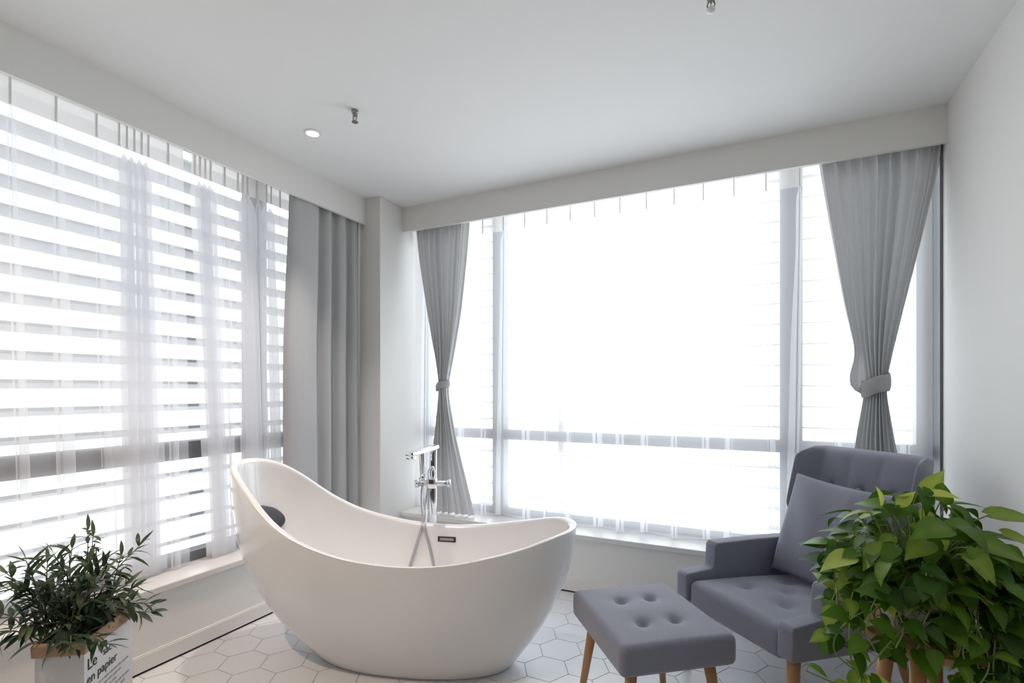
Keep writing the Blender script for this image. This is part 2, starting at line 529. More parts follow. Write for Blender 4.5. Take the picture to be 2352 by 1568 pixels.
# right-hand tied drape
rl = interp([(.36, .40), (.7, .435), (1.0, .462), (1.27, .505), (1.40, .475), (1.7, .415), (2.0, .370), (2.3, .325), (2.6, .285)])
rh = interp([(.36, .74), (.7, .675), (1.0, .630), (1.27, .592), (1.40, .612), (1.7, .672), (2.0, .735), (2.3, .795), (2.45, .810), (2.6, .811)])
tied_drape('grey curtain gathered by a tieback behind the armchair near the right wall', rl, rh, (.505, .592), 1.285, None, 9, 21, pouch=.055)
ll = interp([(.36, -2.20), (.6, -2.165), (.9, -2.10), (1.1, -2.07), (1.28, -2.05), (1.45, -2.075), (1.8, -2.155), (2.2, -2.235), (2.6, -2.285)])
lh = interp([(.36, -1.76), (.6, -1.83), (.9, -1.92), (1.1, -1.965), (1.28, -1.99), (1.45, -1.955), (1.8, -1.885), (2.2, -1.835), (2.6, -1.80)])
tied_drape('narrow grey curtain tied at mid height behind the tub faucet beside the corner column', ll, lh, (-2.05, -1.99), 1.29, None, 8, 33, tb_h=.05)

# ------------------------------------------------------------------ bathtub
TUB_Z = interp([(-.86, .93), (-.80, .915), (-.74, .885), (-.648, .82), (-.537, .728), (-.45, .672), (-.35, .624), (-.236, .590), (-.1, .562), (0, .551),
                (.1, .545), (.2, .546), (.33, .556), (.45, .577), (.6, .607), (.73, .643), (.80, .657), (.86, .66)])
def superell(a, b, n, th):
    c, s = math.cos(th), math.sin(th)
    return math.copysign(abs(c)**(2/n), c)*a, math.copysign(abs(s)**(2/n), s)*b
TA, TB, TN = .83, .34, 2.3
BA, BB, BC = .455, .185, .075
def tub_outer(th, w):
    ru, rv = superell(TA, TB, TN, th)
    bu, bv = superell(BA, BB, 2.2, th); bu += BC
    zr = TUB_Z(ru)
    ex = 2.35+.45*(-math.cos(th))
    g = 1-(1-w)**ex
    return Vector((bu+(ru-bu)*g, bv+(rv-bv)*g, zr*w))
def tub_inner(th, w):
    ru, rv = superell(TA-.034, TB-.034, TN, th)
    bu, bv = superell(.43, .17, 2.3, th); bu += .06
    zr = TUB_Z(superell(TA, TB, TN, th)[0])-.012
    ex = 2.2+.3*(-math.cos(th))
    g = 1-(1-w)**ex
    return Vector((bu+(ru-bu)*g, bv+(rv-bv)*g, .12+(zr-.12)*w))
TUB_LOC = P(-.53, 2.40); TUB_ROT = YAW-R(8)
def tub():
    rt = empty('bathtub', TUB_LOC, TUB_ROT)
    tag(rt, 'white freestanding slipper bathtub with one raised end on the hexagon tiles', 'bathtub')
    bm = bmesh.new(); n = 120
    rows = []
    ths = [2*PI*k/n for k in range(n)]
    rows.append([bm.verts.new(tub_outer(t, 0)*.97) for t in ths])
    for w in [0, .015, .04, .08, .13, .19, .26, .34, .43, .52, .61, .70, .79, .87, .93, .97]:
        rows.append([bm.verts.new(tub_outer(t, w)+Vector((0, 0, .002))) for t in ths])
    # rolled rim
    for k in range(1, 8):
        a = PI*k/8
        ring = []
        for t in ths:
            o = tub_outer(t, .985); i = tub_inner(t, .985)
            m = (o+i)/2; h = (o-i)/2
            zt = TUB_Z(superell(TA, TB, TN, t)[0])
            p = m+h*math.cos(a)*1.0; p.z = (o.z*(1+math.cos(a))/2+i.z*(1-math.cos(a))/2)+(zt-max(o.z, i.z))*math.sin(a)
            ring.append(bm.verts.new(p))
        rows.append(ring)
    for w in [.985, .95, .90, .83, .75, .66, .56, .46, .36, .26, .17, .10, .05, .02, 0]:
        rows.append([bm.verts.new(tub_inner(t, w)) for t in ths])
    for s in (.7, .35):
        ring = []
        for t in ths:
            p = tub_inner(t, 0); ring.append(bm.verts.new((.06+(p.x-.06)*s, p.y*s, .12-.01*(1-s))))
        rows.append(ring)
    for a, b in zip(rows, rows[1:]):
        for k in range(n):
            bm.faces.new((a[k], a[(k+1) % n], b[(k+1) % n], b[k]))
    bm.faces.new(rows[0][::-1]); bm.faces.new(rows[-1])
    link_bm('shell', bm, M['acrylic'], rt, True, 50)
    # overflow slot on the far inner wall
    def on_inner(th, w, off=0.0):
        p = tub_inner(th, w); e = 1e-3
        n_ = (tub_inner(th+e, w)-p).cross(tub_inner(th, w+e)-p).normalized()
        if n_.dot(Vector((0, 0, .3))-Vector((p.x*.5, p.y, p.z))) < 0 and n_.y*p.y > 0: n_ = -n_
        return p+n_*off, n_
    best = min(((abs(tub_inner(t/400, .85).x-.145), t/400) for t in range(300, 950)), key=lambda q: q[0])[1]
    p, nn = on_inner(best, .845)
    if nn.y > 0: nn = -nn
    ax = Vector((1, 0, 0)); ax = (ax-nn*ax.dot(nn)).normalized(); up = nn.cross(ax)
    if up.z < 0: up = -up
    mtx = Matrix((ax, up, nn)).transposed().to_4x4(); mtx.translation = p
    bm = bmesh.new()
    for lo, hi in (((-.049, -.0135, -.004), (.049, -.0065, .006)), ((-.049, .0065, -.004), (.049, .0135, .006)), ((-.049, -.0135, -.004), (-.038, .0135, .006)), ((.038, -.0135, -.004), (.049, .0135, .006))):
        box(bm, lo, hi, .002)
    bm.transform(mtx); ov = link_bm('overflow', bm, M['bronze'], rt, True, 40)
    bm = bmesh.new(); box(bm, (-.040, -.008, -.004), (.040, .008, .0035)); bm.transform(mtx)
    s = link_bm('overflow_slot', bm, M['slot'], ov, False)
    return rt
TUB = tub()
TM = Matrix.Translation(TUB_LOC) @ Matrix.Rotation(TUB_ROT, 4, 'Z')

def tub_pillow():
    # rubber pad lying on the raised end's inside slope
    n, m = 24, 16
    top, bot = [], []
    V, Fs = [], []
    thc, wc = PI+.16, .60
    for side in (1, 0):
        for j in range(m+1):
            for i in range(n+1):
                a = (i/n-.5)*2; b = (j/m-.5)*2
                # rounded outline: map the square to a soft trapezoid
                ra = a*math.sqrt(max(0, 1-b*b*.45)); rb = b*math.sqrt(max(0, 1-a*a*.45))
                th = thc+ra*.62*(1+.18*rb); w = wc+rb*.115
                p = tub_inner(th, w); e = 1e-3
                nn = (tub_inner(th+e, w)-p).cross(tub_inner(th, w+e)-p).normalized()
                if nn.x < 0: nn = -nn
                edge = max(0, 1-max(abs(a), abs(b))**4)
                V.append(p+nn*(.002+(.045*edge**.5 if side else 0)))
    N = (n+1)*(m+1)
    for s in (0, 1):
        for j in range(m):
            for i in range(n):
                q = s*N+j*(n+1)+i
                Fs.append((q, q+1, q+n+2, q+n+1) if s == 0 else (q, q+n+1, q+n+2, q+1))
    o = link_py('bath_pillow', V, Fs, M['pad'])
    bm = bmesh.new(); bm.from_mesh(o.data); bmesh.ops.remove_doubles(bm, verts=bm.verts[:], dist=.0005)
    bmesh.ops.recalc_face_normals(bm, faces=bm.faces[:]); bm.to_mesh(o.data); bm.free()
    o.matrix_world = TM
    tag(o, 'dark grey rubber headrest pad inside the raised end of the bathtub', 'bath pillow')
tub_pillow()

# ------------------------------------------------------------------ faucet
def faucet():
    base = P(-.445, 2.85)
    rt = empty('tub_faucet', base, YAW)             # local x = lateral, local y = away from the viewer
    tag(rt, 'chrome floor-standing tub faucet with hand shower behind the bathtub', 'faucet')
    lathe('base_plate', [(0, 0), (.055, 0), (.055, .008), (.05, .012), (.026, .016), (0, .016)], M['chrome'], rt)
    bm = bmesh.new(); box(bm, (-.020, -.016, .012), (.020, .016, .952), .006); link_bm('column', bm, M['chrome'], rt, True, 40)
    # flat spout reaching over the tub
    bm = bmesh.new()
    A = Vector((.012, .012, .952)); B = Vector((-.092, -.225, .936))
    d = (B-A).normalized(); sd = d.cross(Vector((0, 0, 1))).normalized(); up = sd.cross(d)
    L = (B-A).length
    box(bm, (0, -.026, -.022), (L, .026, 0), .006)
    mtx = Matrix((d, sd, up)).transposed().to_4x4(); mtx.translation = A
    bm.transform(mtx); sp = link_bm('spout', bm, M['chrome'], rt, True, 40)
    bm = bmesh.new(); box(bm, (L-.035, -.022, -.040), (L-.004, .022, -.018), .004); bm.transform(mtx); link_bm('spout_mouth', bm, M['chrome'], sp, True, 40)
    # cross valve with two knobs
    tube('valve_body', [(-.075, -.03, .738), (.09, -.03, .738)], .015, M['chrome'], rt, 20)
    bm = bmesh.new(); box(bm, (-.024, -.05, .712), (.024, .018, .766), .008); link_bm('valve_block', bm, M['chrome'], rt, True, 40)
    for x in (-.085, .092):
        tube('knob', [(x-.010, -.03, .738), (x+.010, -.03, .738)], [.022, .022], M['chrome'], rt, 24)
    # yoke above the cross valve
    tube('yoke', curve_pts([(-.012, -.045, .765), (-.018, -.05, .80), (0, -.052, .835), (.018, -.05, .80), (.012, -.045, .765)], 24), .006, M['chrome'], rt, 10)
    # hand shower standing in its holder
    hx, hy = -.048, -.062
    hs = tube('hand_shower', [(hx, hy, .765), (hx, hy, .80), (hx-.002, hy, .90), (hx-.003, hy, .934), (hx-.003, hy, .938)], [.012, .015, .018, .020, .014], M['chrome'], rt, 20)
    tube('holder', [(hx, hy, .752), (hx, hy, .776)], .021, M['chrome'], rt, 20)
    tube('holder_arm', [(hx, hy, .762), (-.02, -.03, .748)], .009, M['chrome'], rt, 12)
    # steel hose: over the far rim, a loop inside the tub, back over the rim
    Rm = Matrix.Translation(base) @ Matrix.Rotation(YAW, 4, 'Z')
    inv = Rm.inverted() @ TM
    def th_for(u):
        return min(((abs(superell(TA, TB, TN, t/1000)[0]-u), t/1000) for t in range(200, 2900)), key=lambda q: q[0])[1]
    def inn(u, w, off=.008):
        t = min(((abs(tub_inner(k/500, w).x-u), k/500) for k in range(100, 1450)), key=lambda q: q[0])[1]
        p = tub_inner(t, w); p.y -= off; p.z += .004
        return inv @ p
    def rim(u, dz=.008, dv=0):
        t = th_for(u); p = tub_outer(t, 1.0); p.z = TUB_Z(p.x)+dz; p.y += dv-.017
        return inv @ p
    loop = [Vector((hx, hy, .752)), Vector((hx-.005, hy-.01, .68)), rim(.002, .010, .006), inn(.000, .93), inn(-.02, .75), inn(-.055, .42), inn(-.07, .2),
            inv @ Vector((-.05, .05, .128)), inv @ Vector((.04, .0, .128)), inv @ Vector((.13, .06, .128)),
            inn(.115, .2), inn(.092, .42), inn(.048, .75), inn(.022, .93), rim(.020, .010, .006), Vector((-.03, -.035, .66)), Vector((-.015, -.034, .715))]
    tube('shower_hose', curve_pts(loop, 150), .0062, M['hose'], rt, 10)
faucet()

# ------------------------------------------------------------------ upholstery
def leg(name, top, bot, r0, r1, parent):
    return tube(name, [top, Vector(top).lerp(Vector(bot), .5), bot], [r0, (r0+r1)/2, r1], M['wood'], parent, 18)
def button(x, y, z, parent, r=.011, tilt=None):
    bm = bmesh.new()
    bmesh.ops.create_uvsphere(bm, u_segments=14, v_segments=8, radius=r)
    for v in bm.verts: v.co.z *= .45
    if tilt: bm.transform(tilt)
    bm.transform(Matrix.Translation((x, y, z)))
    return link_bm('button', bm, M['fabric'], parent)

def ottoman():
    rt = empty('ottoman', P(.515, 1.931), YAW+R(12))
    tag(rt, 'grey tufted footstool on wooden legs in front of the armchair', 'footstool')
    sx, sy, sz, zc = .425, .495, .108, .368
    bt = [(sx_*.063, sy_*.095) for sx_ in (-1, 1) for sy_ in (-1, 1)]
    def warp(p):
        q = Vector(p)
        if p.z > 0:
            k = p.z/(sz/2)
            puff = .010*(1-(p.x/(sx/2))**2)*(1-(p.y/(sy/2))**2)
            dim = 0
            for bx, by in bt:
                r2 = ((p.x-bx)**2+(p.y-by)**2)
                dim += .030*math.exp(-r2/(.020**2))+.009*math.exp(-r2/(.055**2))
            fold = .007*math.exp(-((abs(p.x)-.063)/.012)**2)*(1-sstep(.05, .12, abs(p.y)))*0
            q.z += (puff-dim-fold)*k
        q.x += math.copysign(.004*(1-(p.z/(sz/2))**2), p.x)*sstep(.1, .2, abs(p.x))
        return q+Vector((0, 0, zc))
    link_bm('seat', soft_box((sx, sy, sz), .022, 46, warp), M['fabric'], rt)
    for bx, by in bt: button(bx, by, zc+sz/2-.026, rt, .012)
    for ax in (-1, 1):
        for ay in (-1, 1):
            leg('leg', (ax*.145, ay*.175, zc-sz/2+.006), (ax*.185, ay*.215, 0), .021, .013, rt)
ottoman()

def armchair():
    loc = Vector((-.112+.018*.716, 2.212-.018*.698, 0)); rz = R(-44.3)
    rt = empty('armchair', loc, rz)                 # local x across the seat, local y toward the back
    tag(rt, 'grey upholstered wing armchair with stepped arms and wooden legs by the right wall', 'armchair')
    W = .308
    # seat cushion
    sx, sy, sz = .492, .66, .125
    bt = [(x, y) for x in (-.12, .0, .12) for y in (-.16, .02)]
    bt = [(-.10, -.14), (.10, -.14), (0, -.02), (-.10, .09), (.10, .09)]
    def warp(p):
        q = Vector(p)
        if p.z > 0:
            k = p.z/(sz/2); dim = 0
            for bx, by in bt:
                r2 = (p.x-bx)**2+(p.y-by)**2
                dim += .018*math.exp(-r2/(.022**2))+.016*math.exp(-r2/(.06**2))
            puff = .030*(1-(p.x/(sx/2))**2)*(1-(p.y/(sy/2))**2)
            q.z += (puff-dim)*k
        q.z += -.05*(p.y+sy/2)/sy
        return q+Vector((0, sy/2+.012, .352))
    link_bm('seat', soft_box((sx, sy, sz), .034, 40, warp), M['fabric'], rt)
    for bx, by in bt: button(bx, by+sy/2+.012, .352+sz/2-.012-.05*(by+sy/2)/sy, rt, .011)
    # arms: low lip at the front, step up, long high part
    def arm(side):
        prof = [(0, .318), (0, .428), (.012, .440), (.145, .446), (.158, .455), (.163, .545), (.175, .560), (.42, .556), (.70, .545), (.70, .27), (.40, .288)]
        x0, x1 = (W-.066, W) if side > 0 else (-W, -W+.066)
        bm = bmesh.new()
        a = [bm.verts.new((x0, y, z)) for y, z in prof]; b = [bm.verts.new((x1, y, z)) for y, z in prof]
        bm.faces.new(a); bm.faces.new(b[::-1])
        m = len(prof)
        for k in range(m): bm.faces.new((a[k], b[k], b[(k+1) % m], a[(k+1) % m]))
        bmesh.ops.recalc_face_normals(bm, faces=bm.faces[:])
        bmesh.ops.bevel(bm, geom=bm.edges[:], offset=.012, segments=3, affect='EDGES', profile=.6, clamp_overlap=True)
        return link_bm('arm', bm, M['fabric'], rt, True, 60)
    arm(1); arm(-1)
    # backrest with forward-curving wings and soft vertical channels
    nu, nv = 72, 44
    z0, z1 = .30, .985
    def bk(u, v, front):
        # u -1..1 across, v 0..1 up
        z = z0+(z1-z0)*v
        yb = .60+.20*v
        wid = .285*(1-.07*math.exp(-((v-.38)/.16)**2))*(1-.02*(1-v))
        wing = .125*sstep(.70, 1.0, abs(u))**1.3*sstep(.35, .62, v)
        x = u*wid+.012
        th = .105-.02*v
        if front:
            y = yb-wing
            ch = .010*(abs(math.cos(u*PI*2.0))**.6)-.006
            y -= ch*sstep(.2, .45, v)*(1-sstep(.92, 1, v))*(1-sstep(.75, .95, abs(u)))
            for bu in (-.5, 0, .5):
                for bv in (.50, .74):
                    r2 = ((u-bu)*.285)**2+((v-bv)*.685)**2
                    y += .018*math.exp(-r2/.018**2)+.008*math.exp(-r2/.05**2)
        else:
            y = yb+th-wing*.75
        # round the rim
        e = max(0, abs(u)-.93)/.07; e2 = max(0, v-.95)/.05
        r = min(1, math.hypot(e, e2))
        mid = yb-wing*.9+th*.5
        y = mid+(y-mid)*math.sqrt(max(0, 1-r*r))
        x -= math.copysign(.012*max(0, v-.93)/.07*sstep(.85, 1, abs(u)), u)
        z -= .022*sstep(.86, 1, abs(u))*sstep(.9, 1, v)
        return (x, y, z)
    V, Fs = [], []
    for fr in (True, False):
        for j in range(nv+1):
            for i in range(nu+1):
                V.append(bk(math.copysign(abs(i/nu*2-1)**.8, i/nu*2-1), (j/nv)**.85, fr))
    N = (nu+1)*(nv+1)
    for s in (0, 1):
        for j in range(nv):
            for i in range(nu):
                q = s*N+j*(nu+1)+i
                Fs.append((q, q+1, q+nu+2, q+nu+1) if s == 0 else (q, q+nu+1, q+nu+2, q+1))
    for i in range(nu): Fs.append((i, N+i, N+i+1, i+1))
    o = link_py('backrest', V, Fs, M['fabric'], rt)
    bm = bmesh.new(); bm.from_mesh(o.data); bmesh.ops.remove_doubles(bm, verts=bm.verts[:], dist=.0004)
    bmesh.ops.recalc_face_normals(bm, faces=bm.faces[:]); bm.to_mesh(o.data); bm.free()
    for bu in (-.5, 0, .5):
        for bv in (.50, .74):
            button(bu*.285, .60+.20*bv+.004, z0+(z1-z0)*bv, rt, .011, Matrix.Rotation(R(75), 4, 'X'))
    # webbing frame below the seat
    bm = bmesh.new()
    a = [(-W+.02, .03, .305), (W-.02, .03, .305), (W-.02, .66, .272), (-W+.02, .66, .272)]
    lo = [bm.verts.new((x, y, z)) for x, y, z in a]; hi = [bm.verts.new((x, y, z+.04)) for x, y, z in a]
    bm.faces.new(lo[::-1]); bm.faces.new(hi)
    for k in range(4): bm.faces.new((lo[k], lo[(k+1) % 4], hi[(k+1) % 4], hi[k]))
    link_bm('seat_frame', bm, M['fabric'], rt, False)
    for ax in (-1, 1):
        leg('leg', (ax*.268, .050, .325), (ax*.276, .030, 0), .023, .015, rt)
        leg('leg', (ax*.235, .62, .285), (ax*.250, .72, 0), .022, .014, rt)
    return loc, rz
CH_LOC, CH_RZ = armchair()

def throw_pillow():
    s = .235
    V, Fs = [], []
    n = 36
    for side in (1, -1):
        for j in range(n+1):
            for i in range(n+1):
                a, b = i/n*2-1, j/n*2-1
                pin = 1-.07*(1-(abs(a))**2)*abs(b)**3*0
                x = a*s*(1-.055*(1-b*b)**1*abs(a)**2); z = b*s*(1-.055*(1-a*a)*abs(b)**2)
                t = max(0, (1-a**2)*(1-b**2))**.42
                y = side*.068*t+.006*math.sin(7*a+3*b)*t
                V.append((x, y, z))
    N = (n+1)**2
    for q_ in (0, 1):
        for j in range(n):
            for i in range(n):
                q = q_*N+j*(n+1)+i
                Fs.append((q, q+1, q+n+2, q+n+1) if q_ == 0 else (q, q+n+1, q+n+2, q+1))
    o = link_py('throw_pillow', V, Fs, M['cushion'])
    bm = bmesh.new(); bm.from_mesh(o.data); bmesh.ops.remove_doubles(bm, verts=bm.verts[:], dist=.0004)
    bmesh.ops.recalc_face_normals(bm, faces=bm.faces[:]); bm.to_mesh(o.data); bm.free()
    CM = Matrix.Translation(CH_LOC) @ Matrix.Rotation(CH_RZ, 4, 'Z')
    o.matrix_world = CM @ Matrix.Translation((.018, .545, .628)) @ Matrix.Rotation(R(-17), 4, 'X') @ Matrix.Rotation(R(3), 4, 'Y')
    tag(o, 'square violet-grey cushion leaning against the back of the armchair', 'cushion')
throw_pillow()

# ------------------------------------------------------------------ leaves
class Leaves:
    def __init__(s): s.V, s.F, s.T = [], [], []
    def add(s, base, dirn, nrm, length, width, tint, kind='lance', curl=.25, fold=.25):
        d = Vector(dirn).normalized(); n_ = Vector(nrm); n_ = (n_-d*n_.dot(d))
        if n_.length < 1e-4: n_ = d.orthogonal()
        n_.normalize(); sd = d.cross(n_)
        if kind == 'lance': prof = [(0, .12), (.12, .55), (.35, 1), (.6, .95), (.82, .55), (1, .02)]
        else: prof = [(-.10, .30), (.0, .72), (.14, .98), (.32, 1.0), (.52, .82), (.72, .50), (.88, .20), (1.0, .01)]
        o = len(s.V)
        for f, w in prof:
            ang = curl*max(f, 0)
            c = Vector(base)+d*(length*f*math.cos(ang*.8))-n_*(length*f*math.sin(ang)*.9)
            hw = width*.5*w
            up = hw*fold
            if kind != 'lance' and f < 0:            # heart-shaped notch at the stalk
                s.V += [c+sd*hw+n_*up*.6, Vector(base)+d*length*.01, c-sd*hw+n_*up*.6]
            else:
                s.V += [c+sd*hw+n_*up, c, c-sd*hw+n_*up]
            s.T += [min(1, max(0, tint+rng.uniform(-.03, .03))) for _ in range(3)]
            s.T[-2] = max(0, s.T[-2]-.05) if kind == 'lance' else min(1, s.T[-2]+.08)
        for k in range(len(prof)-1):
            a = o+3*k
            s.F += [(a, a+1, a+4, a+3), (a+1, a+2, a+5, a+4)]
    def build(s, name, material, parent):
        return link_py(name, s.V, s.F, material, parent, True, s.T)
class Tubes:
    def __init__(s): s.V, s.F = [], []
    def add(s, pts, rad, n=6):
        V, F = tube_data(pts, rad, n); o = len(s.V)
        s.V += V; s.F += [tuple(i+o for i in f) for f in F]
    def build(s, name, material, parent):
        return link_py(name, s.V, s.F, material, parent)

# ------------------------------------------------------------------ olive shrub in a paper bag
def olive_bag():
    ang = R(125.8)
    loc = Vector((-1.958, .887, 0))
    hx, hy, zt = .13, .065, .502
    bag = empty('paper_bag', loc, ang)               # local x runs along the printed face, -y faces the tub
    tag(bag, 'white printed paper bag planter with folded kraft rim holding the olive shrub', 'paper bag')
    bm = bmesh.new()
    rows = []
    for z, g in ((0, 1.0), (.12, 1.01), (.25, 1.0), (.38, 1.005), (.468, 1.0)):
        ring = []
        for x, y in ((-1, -1), (-.33, -1), (.33, -1), (1, -1), (1, 0), (1, 1), (.33, 1), (-.33, 1), (-1, 1), (-1, 0)):
            pinch = .006 if (abs(x) == 1 and y == 0) else 0
            ring.append(bm.verts.new((x*hx*g-math.copysign(pinch, x), y*hy*g, z)))
        rows.append(ring)
    for a, b in zip(rows, rows[1:]):
        for k in range(10): bm.faces.new((a[k], a[(k+1) % 10], b[(k+1) % 10], b[k]))
    bm.faces.new(rows[0][::-1])
    link_bm('bag_body', bm, M['paper'], bag, False)
    bm = bmesh.new()                                 # folded-over kraft cuff
    def ring(ex, z): return [bm.verts.new((x*(hx+ex), y*(hy+ex), z)) for x, y in ((-1, -1), (1, -1), (1, 1), (-1, 1))]
    rr = [ring(.0015, .462), ring(.006, .466), ring(.007, .498), ring(.003, .505), ring(-.004, .503), ring(-.014, .44)]
    for a, b in zip(rr, rr[1:]):
        for k in range(4): bm.faces.new((a[k], a[(k+1) % 4], b[(k+1) % 4], b[k]))
    link_bm('rim', bm, M['kraft'], bag, True, 30)
    bm = bmesh.new(); box(bm, (-hx+.014, -hy+.010, .40), (hx-.014, hy-.010, .462)); 
    link_bm('filling', bm, M['soil'], bag, False)
    # printing on the face that looks toward the tub (local +y side is the far one)
    def text(body, x, z, size, m, name):
        cu = bpy.data.curves.new(name, 'FONT'); cu.body = body; cu.size = size; cu.extrude = .0003
        cu.materials.append(m)
        tmp = bpy.data.objects.new(name+'_curve', cu); COL.objects.link(tmp)
        me = bpy.data.meshes.new_from_object(tmp.evaluated_get(bpy.context.evaluated_depsgraph_get()))
        bpy.data.objects.remove(tmp); bpy.data.curves.remove(cu)
        o = bpy.data.objects.new(name, me); COL.objects.link(o); o.parent = bag
        o.location = (x, -hy-.0016, z); o.rotation_euler = (R(90), 0, 0)
        return o
    text('Le', -.118, .405, .050, M['ink'], 'lettering')
    text('sac', -.040, .412, .036, M['ink'], 'lettering')
    text('en papier', -.120, .362, .041, M['ink'], 'lettering')
    bm = bmesh.new()
    r3 = random.Random(2)
    for k in range(6):                               # rows of small print, too fine to read
        z = .335-k*.017; x = -.115
        while x < .09-(k % 3)*.03:
            w = r3.uniform(.008, .022)
            box(bm, (x, -hy-.0019, z), (x+w, -hy-.0012, z+.0055)); x += w+.006
    link_bm('small_print', bm, M['ink_grey'], bag, False)

    sh = empty('olive_shrub', loc+Vector((0, 0, .46)))
    tag(sh, 'dark green narrow-leaved olive shrub with small fruits, planted in the white paper bag', 'plant')
    L, T = Leaves(), Tubes()
    r = random.Random(19)
    berries = []
    ax = Vector((math.cos(ang), math.sin(ang), 0)); ay = Vector((-math.sin(ang), math.cos(ang), 0))
    n = 40
    for k in range(n):
        az = 2*PI*k/n*2.618+r.uniform(-.3, .3)
        el = r.choice((r.uniform(.0, .5), r.uniform(.3, 1.0), r.uniform(.8, 1.5)))
        ln = r.uniform(.14, .25)*(1+.25*(el > .85))
        b = ax*r.uniform(-.09, .07)+ay*r.uniform(-.04, .05)-Vector((RX, RY, 0))*.045
        b.z = -.02
        out = Vector((math.cos(az), math.sin(az), 0))
        tip = b+out*ln*math.cos(el)*1.0+Vector((0, 0, ln*math.sin(el)+.05))
        midp = b.lerp(tip, .5)+Vector((0, 0, .045))
        pts = curve_pts([b, midp, tip], 12)
        T.add(pts, [.0028-.0016*i/12 for i in range(13)], 6)
        for i in range(3, 13, 1 if k % 3 else 2):
            t = (pts[min(i+1, 12)]-pts[i-1]).normalized()
            for sgn in (0, 1):
                a2 = r.uniform(0, 2*PI)
                sd = (t.orthogonal().normalized())
                sd = Quaternion(t, a2+PI*sgn) @ sd
                dr = (t*r.uniform(.35, .9)+sd*r.uniform(.6, 1)+Vector((0, 0, r.uniform(-.15, .25)))).normalized()
                L.add(pts[i], dr, Vector((0, 0, 1))+sd*.3, r.uniform(.050, .082), r.uniform(.012, .018), min(1, max(0, r.gauss(.28, .22))), 'lance', r.uniform(.1, .7), .18)
        L.add(pts[-1], (pts[-1]-pts[-2])+Vector((0, 0, .004)), Vector((r.uniform(-1, 1), r.uniform(-1, 1), .5)), r.uniform(.05, .065), .014, r.uniform(.3, .9), 'lance', .15, .15)
        if k % 4 == 0: berries.append(pts[r.randint(7, 11)]+Vector((r.uniform(-.012, .012), r.uniform(-.012, .012), -.008)))
    # a few upright leading shoots
    for dx, dy, hgt in ((.0, .0, .425), (.045, .03, .395), (-.05, .02, .31), (.10, .0, .31)):
        b = ax*dx+ay*dy; b.z = -.02
        lean = Vector((FX, FY, 0))*.0+Vector((RX, RY, 0))*dx*.5
        pts = curve_pts([b, b+lean*.5+Vector((0, 0, hgt*.5)), b+lean+Vector((0, 0, hgt-.06))], 14)
        T.add(pts, [.003-.002*i/14 for i in range(15)], 6)
        for i in range(4, 15):
            for sgn in (0, 1):
                a2 = i*1.57+PI*sgn+r.uniform(-.4, .4)
                sd = Vector((math.cos(a2), math.sin(a2), r.uniform(.1, .8)))
                L.add(pts[i], sd, Vector((0, 0, 1)), r.uniform(.04, .06), r.uniform(.010, .014), min(1, max(0, r.gauss(.35, .2))), 'lance', r.uniform(.1, .6), .18)
        L.add(pts[-1], Vector((r.uniform(-.1, .3), 0, 1)), Vector((FX, FY, 0)), .058, .015, .7, 'lance', .1, .15)
    L.build('foliage', M['olive_leaf'], sh); T.build('stems', M['stem'], sh)
    for p in berries:
        bm = bmesh.new(); bmesh.ops.create_uvsphere(bm, u_segments=12, v_segments=8, radius=.0085)
        for v in bm.verts: v.co.z *= 1.25
        bm.transform(Matrix.Translation(p)); link_bm('fruit', bm, M['berry'], sh)
olive_bag()

